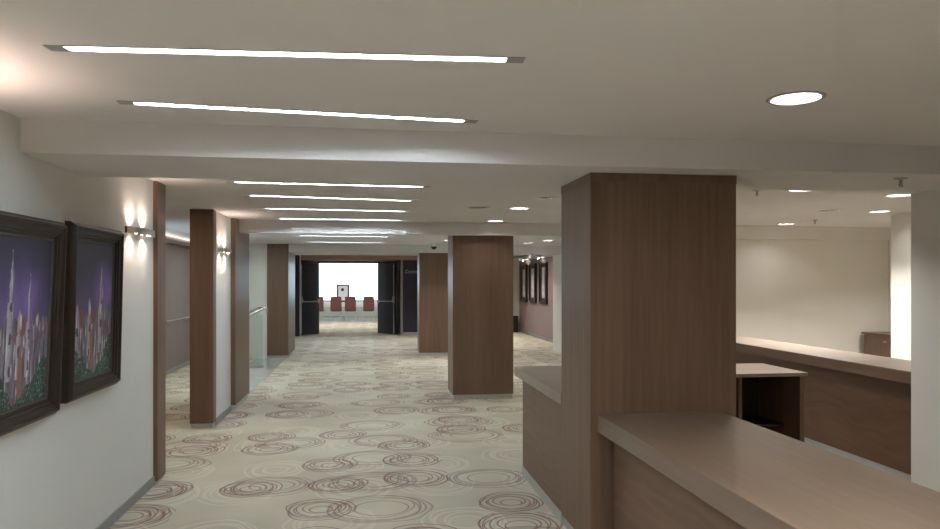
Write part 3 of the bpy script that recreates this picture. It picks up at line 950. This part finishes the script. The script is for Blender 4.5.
for i, (x, lab) in enumerate(chairs):
    y = 31.50
    if i == 0:
        ch.location = (x, y, 0)
        ch['label'] = lab
    else:
        dup(ch, (x, y, 0), lab)

r = root('framed_notice', (-1.10, 32.2, 0.812), 'dark framed white notice standing on the far room table', 'notice board')
bm = bmesh.new()
for a in ((-.28, -.21, 0, .79), (.21, .28, 0, .79), (-.21, .21, 0, .07), (-.21, .21, .72, .79)):
    box(bm, a[0], a[1], -0.02, 0.02, a[2], a[3])
obj('frame', bm, MT['inside'], parent=r)
obj('sheet', B(-.21, .21, -0.006, 0.006, .07, .72), MT['cloth'], parent=r, label='white sheet')
bm = bmesh.new()
lathe(bm, 0, 0, [(0.07, -0.004), (0.07, 0.0), (0.0, 0.0)], 12)
bmesh.ops.rotate(bm, verts=bm.verts, cent=(0, 0, 0), matrix=Matrix.Rotation(PI / 2, 3, 'X'))
bmesh.ops.translate(bm, verts=bm.verts, vec=(-0.02, -0.008, 0.55))
obj('picture_mark', bm, MT['inside'], parent=r, label='dark blot on the sheet')
obj('stand', B(-0.2, 0.2, -0.02, 0.16, 0.0, 0.012), MT['inside'], parent=r)

# ------------------------------------------------------------------ light
def light(name, kind, loc, energy, col, rot=(0, 0, 0), **kw):
    l = bpy.data.lights.new(name, kind)
    l.energy = energy
    l.color = col
    for k, v in kw.items():
        setattr(l, k, v)
    o = bpy.data.objects.new(name, l)
    COL.objects.link(o)
    o.location = loc
    o.rotation_euler = rot
    return o

for loc, sgn in SCONCE:
    light('sconce_lamp', 'SPOT', loc, 14.0 if loc[1] < 4 else 5.5, (1.0, 0.76, 0.65), (PI if sgn > 0 else 0, 0, 0), spot_size=math.radians(150), spot_blend=0.9, shadow_soft_size=0.015)
# unseen area lights: hidden strip rows plus fill added for pillars and walls
COOL, WARM = (0.86, 0.97, 1.06), (1.0, 0.97, 0.91)
for x, y, e in ((-0.3, 1.5, 18), (-0.3, 0.2, 18), (-0.3, -1.4, 18), (-0.4, 11.6, 3), (-0.4, 12.5, 3), (-0.4, 18.0, 16), (-0.4, 19.6, 16), (-0.4, 21.2, 16)):  # strip rows continued out of view, and fill added for the last bay
    light('added_hall_light', 'AREA', (x, y, CEIL - 0.02), e, COOL, shape='RECTANGLE', size=1.6, size_y=0.08, spread=math.radians(130))
for x, y, e in ((1.9, 1.2, 12), (0.9, 1.9, 6), (3.0, 1.8, 5), (3.2, 5.5, 16), (6.6, 3.0, 9), (3.4, 17.8, 18), (4.0, 20.0, 24), (4.0, 22.0, 24), (1.9, 20.5, 12), (3.3, 12.0, 20), (1.65, 14.9, 20), (5.4, 8.0, 62), (4.9, 7.2, 20), (7.5, 8.4, 28)):  # fill without fixtures, added to brighten counters, pillars, service wall and gallery
    light('added_hall_light', 'AREA', (x, y, CEIL - 0.02), e, WARM, shape='DISK', size=0.22, spread=math.radians(125))
light('added_hall_light', 'AREA', (1.3, 0.9, CEIL - 0.02), 34.0, WARM, shape='DISK', size=0.22, spread=math.radians(165))  # wide fill added to brighten the front of the large pillar
for x, y, c in ((-2.9, 8.0, (1.0, 0.84, 0.62)), (-3.0, 12.0, (1.0, 0.84, 0.62)), (-2.4, 14.6, (0.84, 1.0, 1.0))):
    light('aisle_lamp', 'AREA', (x, y, CEIL - 0.02), 20.0, c, shape='DISK', size=0.22)
for x in (-3.2, -0.6, 2.0):
    light('far_room_fill', 'AREA', (x, 28.5, 2.95), 70.0, WARM, shape='DISK', size=0.5)  # unseen fill added to brighten the far room floor
for loc, rot, sx, sy in (((-0.8, 35.95, 1.85), (-PI / 2, 0, 0), 10.2, 2.1), ((-3.6, 12.0, 1.4), (0, -PI / 2, 0), 2.2, 2.7)):
    p = light('daylight_portal', 'AREA', loc, 1.0, (1, 1, 1), rot, shape='RECTANGLE', size=sx, size_y=sy)
    p.data.cycles.is_portal = True

wd = bpy.data.worlds.new('overcast_sky')
S.world = wd
wd.use_nodes = True
wn = wd.node_tree
wn.nodes.clear()
wo = wn.nodes.new('ShaderNodeOutputWorld')
bg = wn.nodes.new('ShaderNodeBackground')
bg.inputs[0].default_value = (0.66, 0.83, 1.0, 1)
bg.inputs[1].default_value = 6.5
wn.links.new(bg.outputs[0], wo.inputs[0])

# ------------------------------------------------------------------ camera and colour management
cam = bpy.data.cameras.new('camera')
co = bpy.data.objects.new('camera', cam)
COL.objects.link(co)
cam.sensor_width = 36.0
cam.lens = 36.0 * 715 / 940
cam.shift_y = (282 - 264.5) / 940
cam.clip_end = 200
co.location = (0, 0, 1.7)
co.rotation_euler = (PI / 2, 0, -math.atan((470 - 368) / 715))
S.camera = co
S.view_settings.view_transform = 'Standard'
S.view_settings.look = 'None'
S.view_settings.gamma = 1.0
S.view_settings.use_curve_mapping = False
S.view_settings.exposure = 0.0
S.cycles.use_denoising = True
S.cycles.sample_clamp_indirect = 6.0
S.cycles.max_bounces = 10
S.cycles.diffuse_bounces = 6
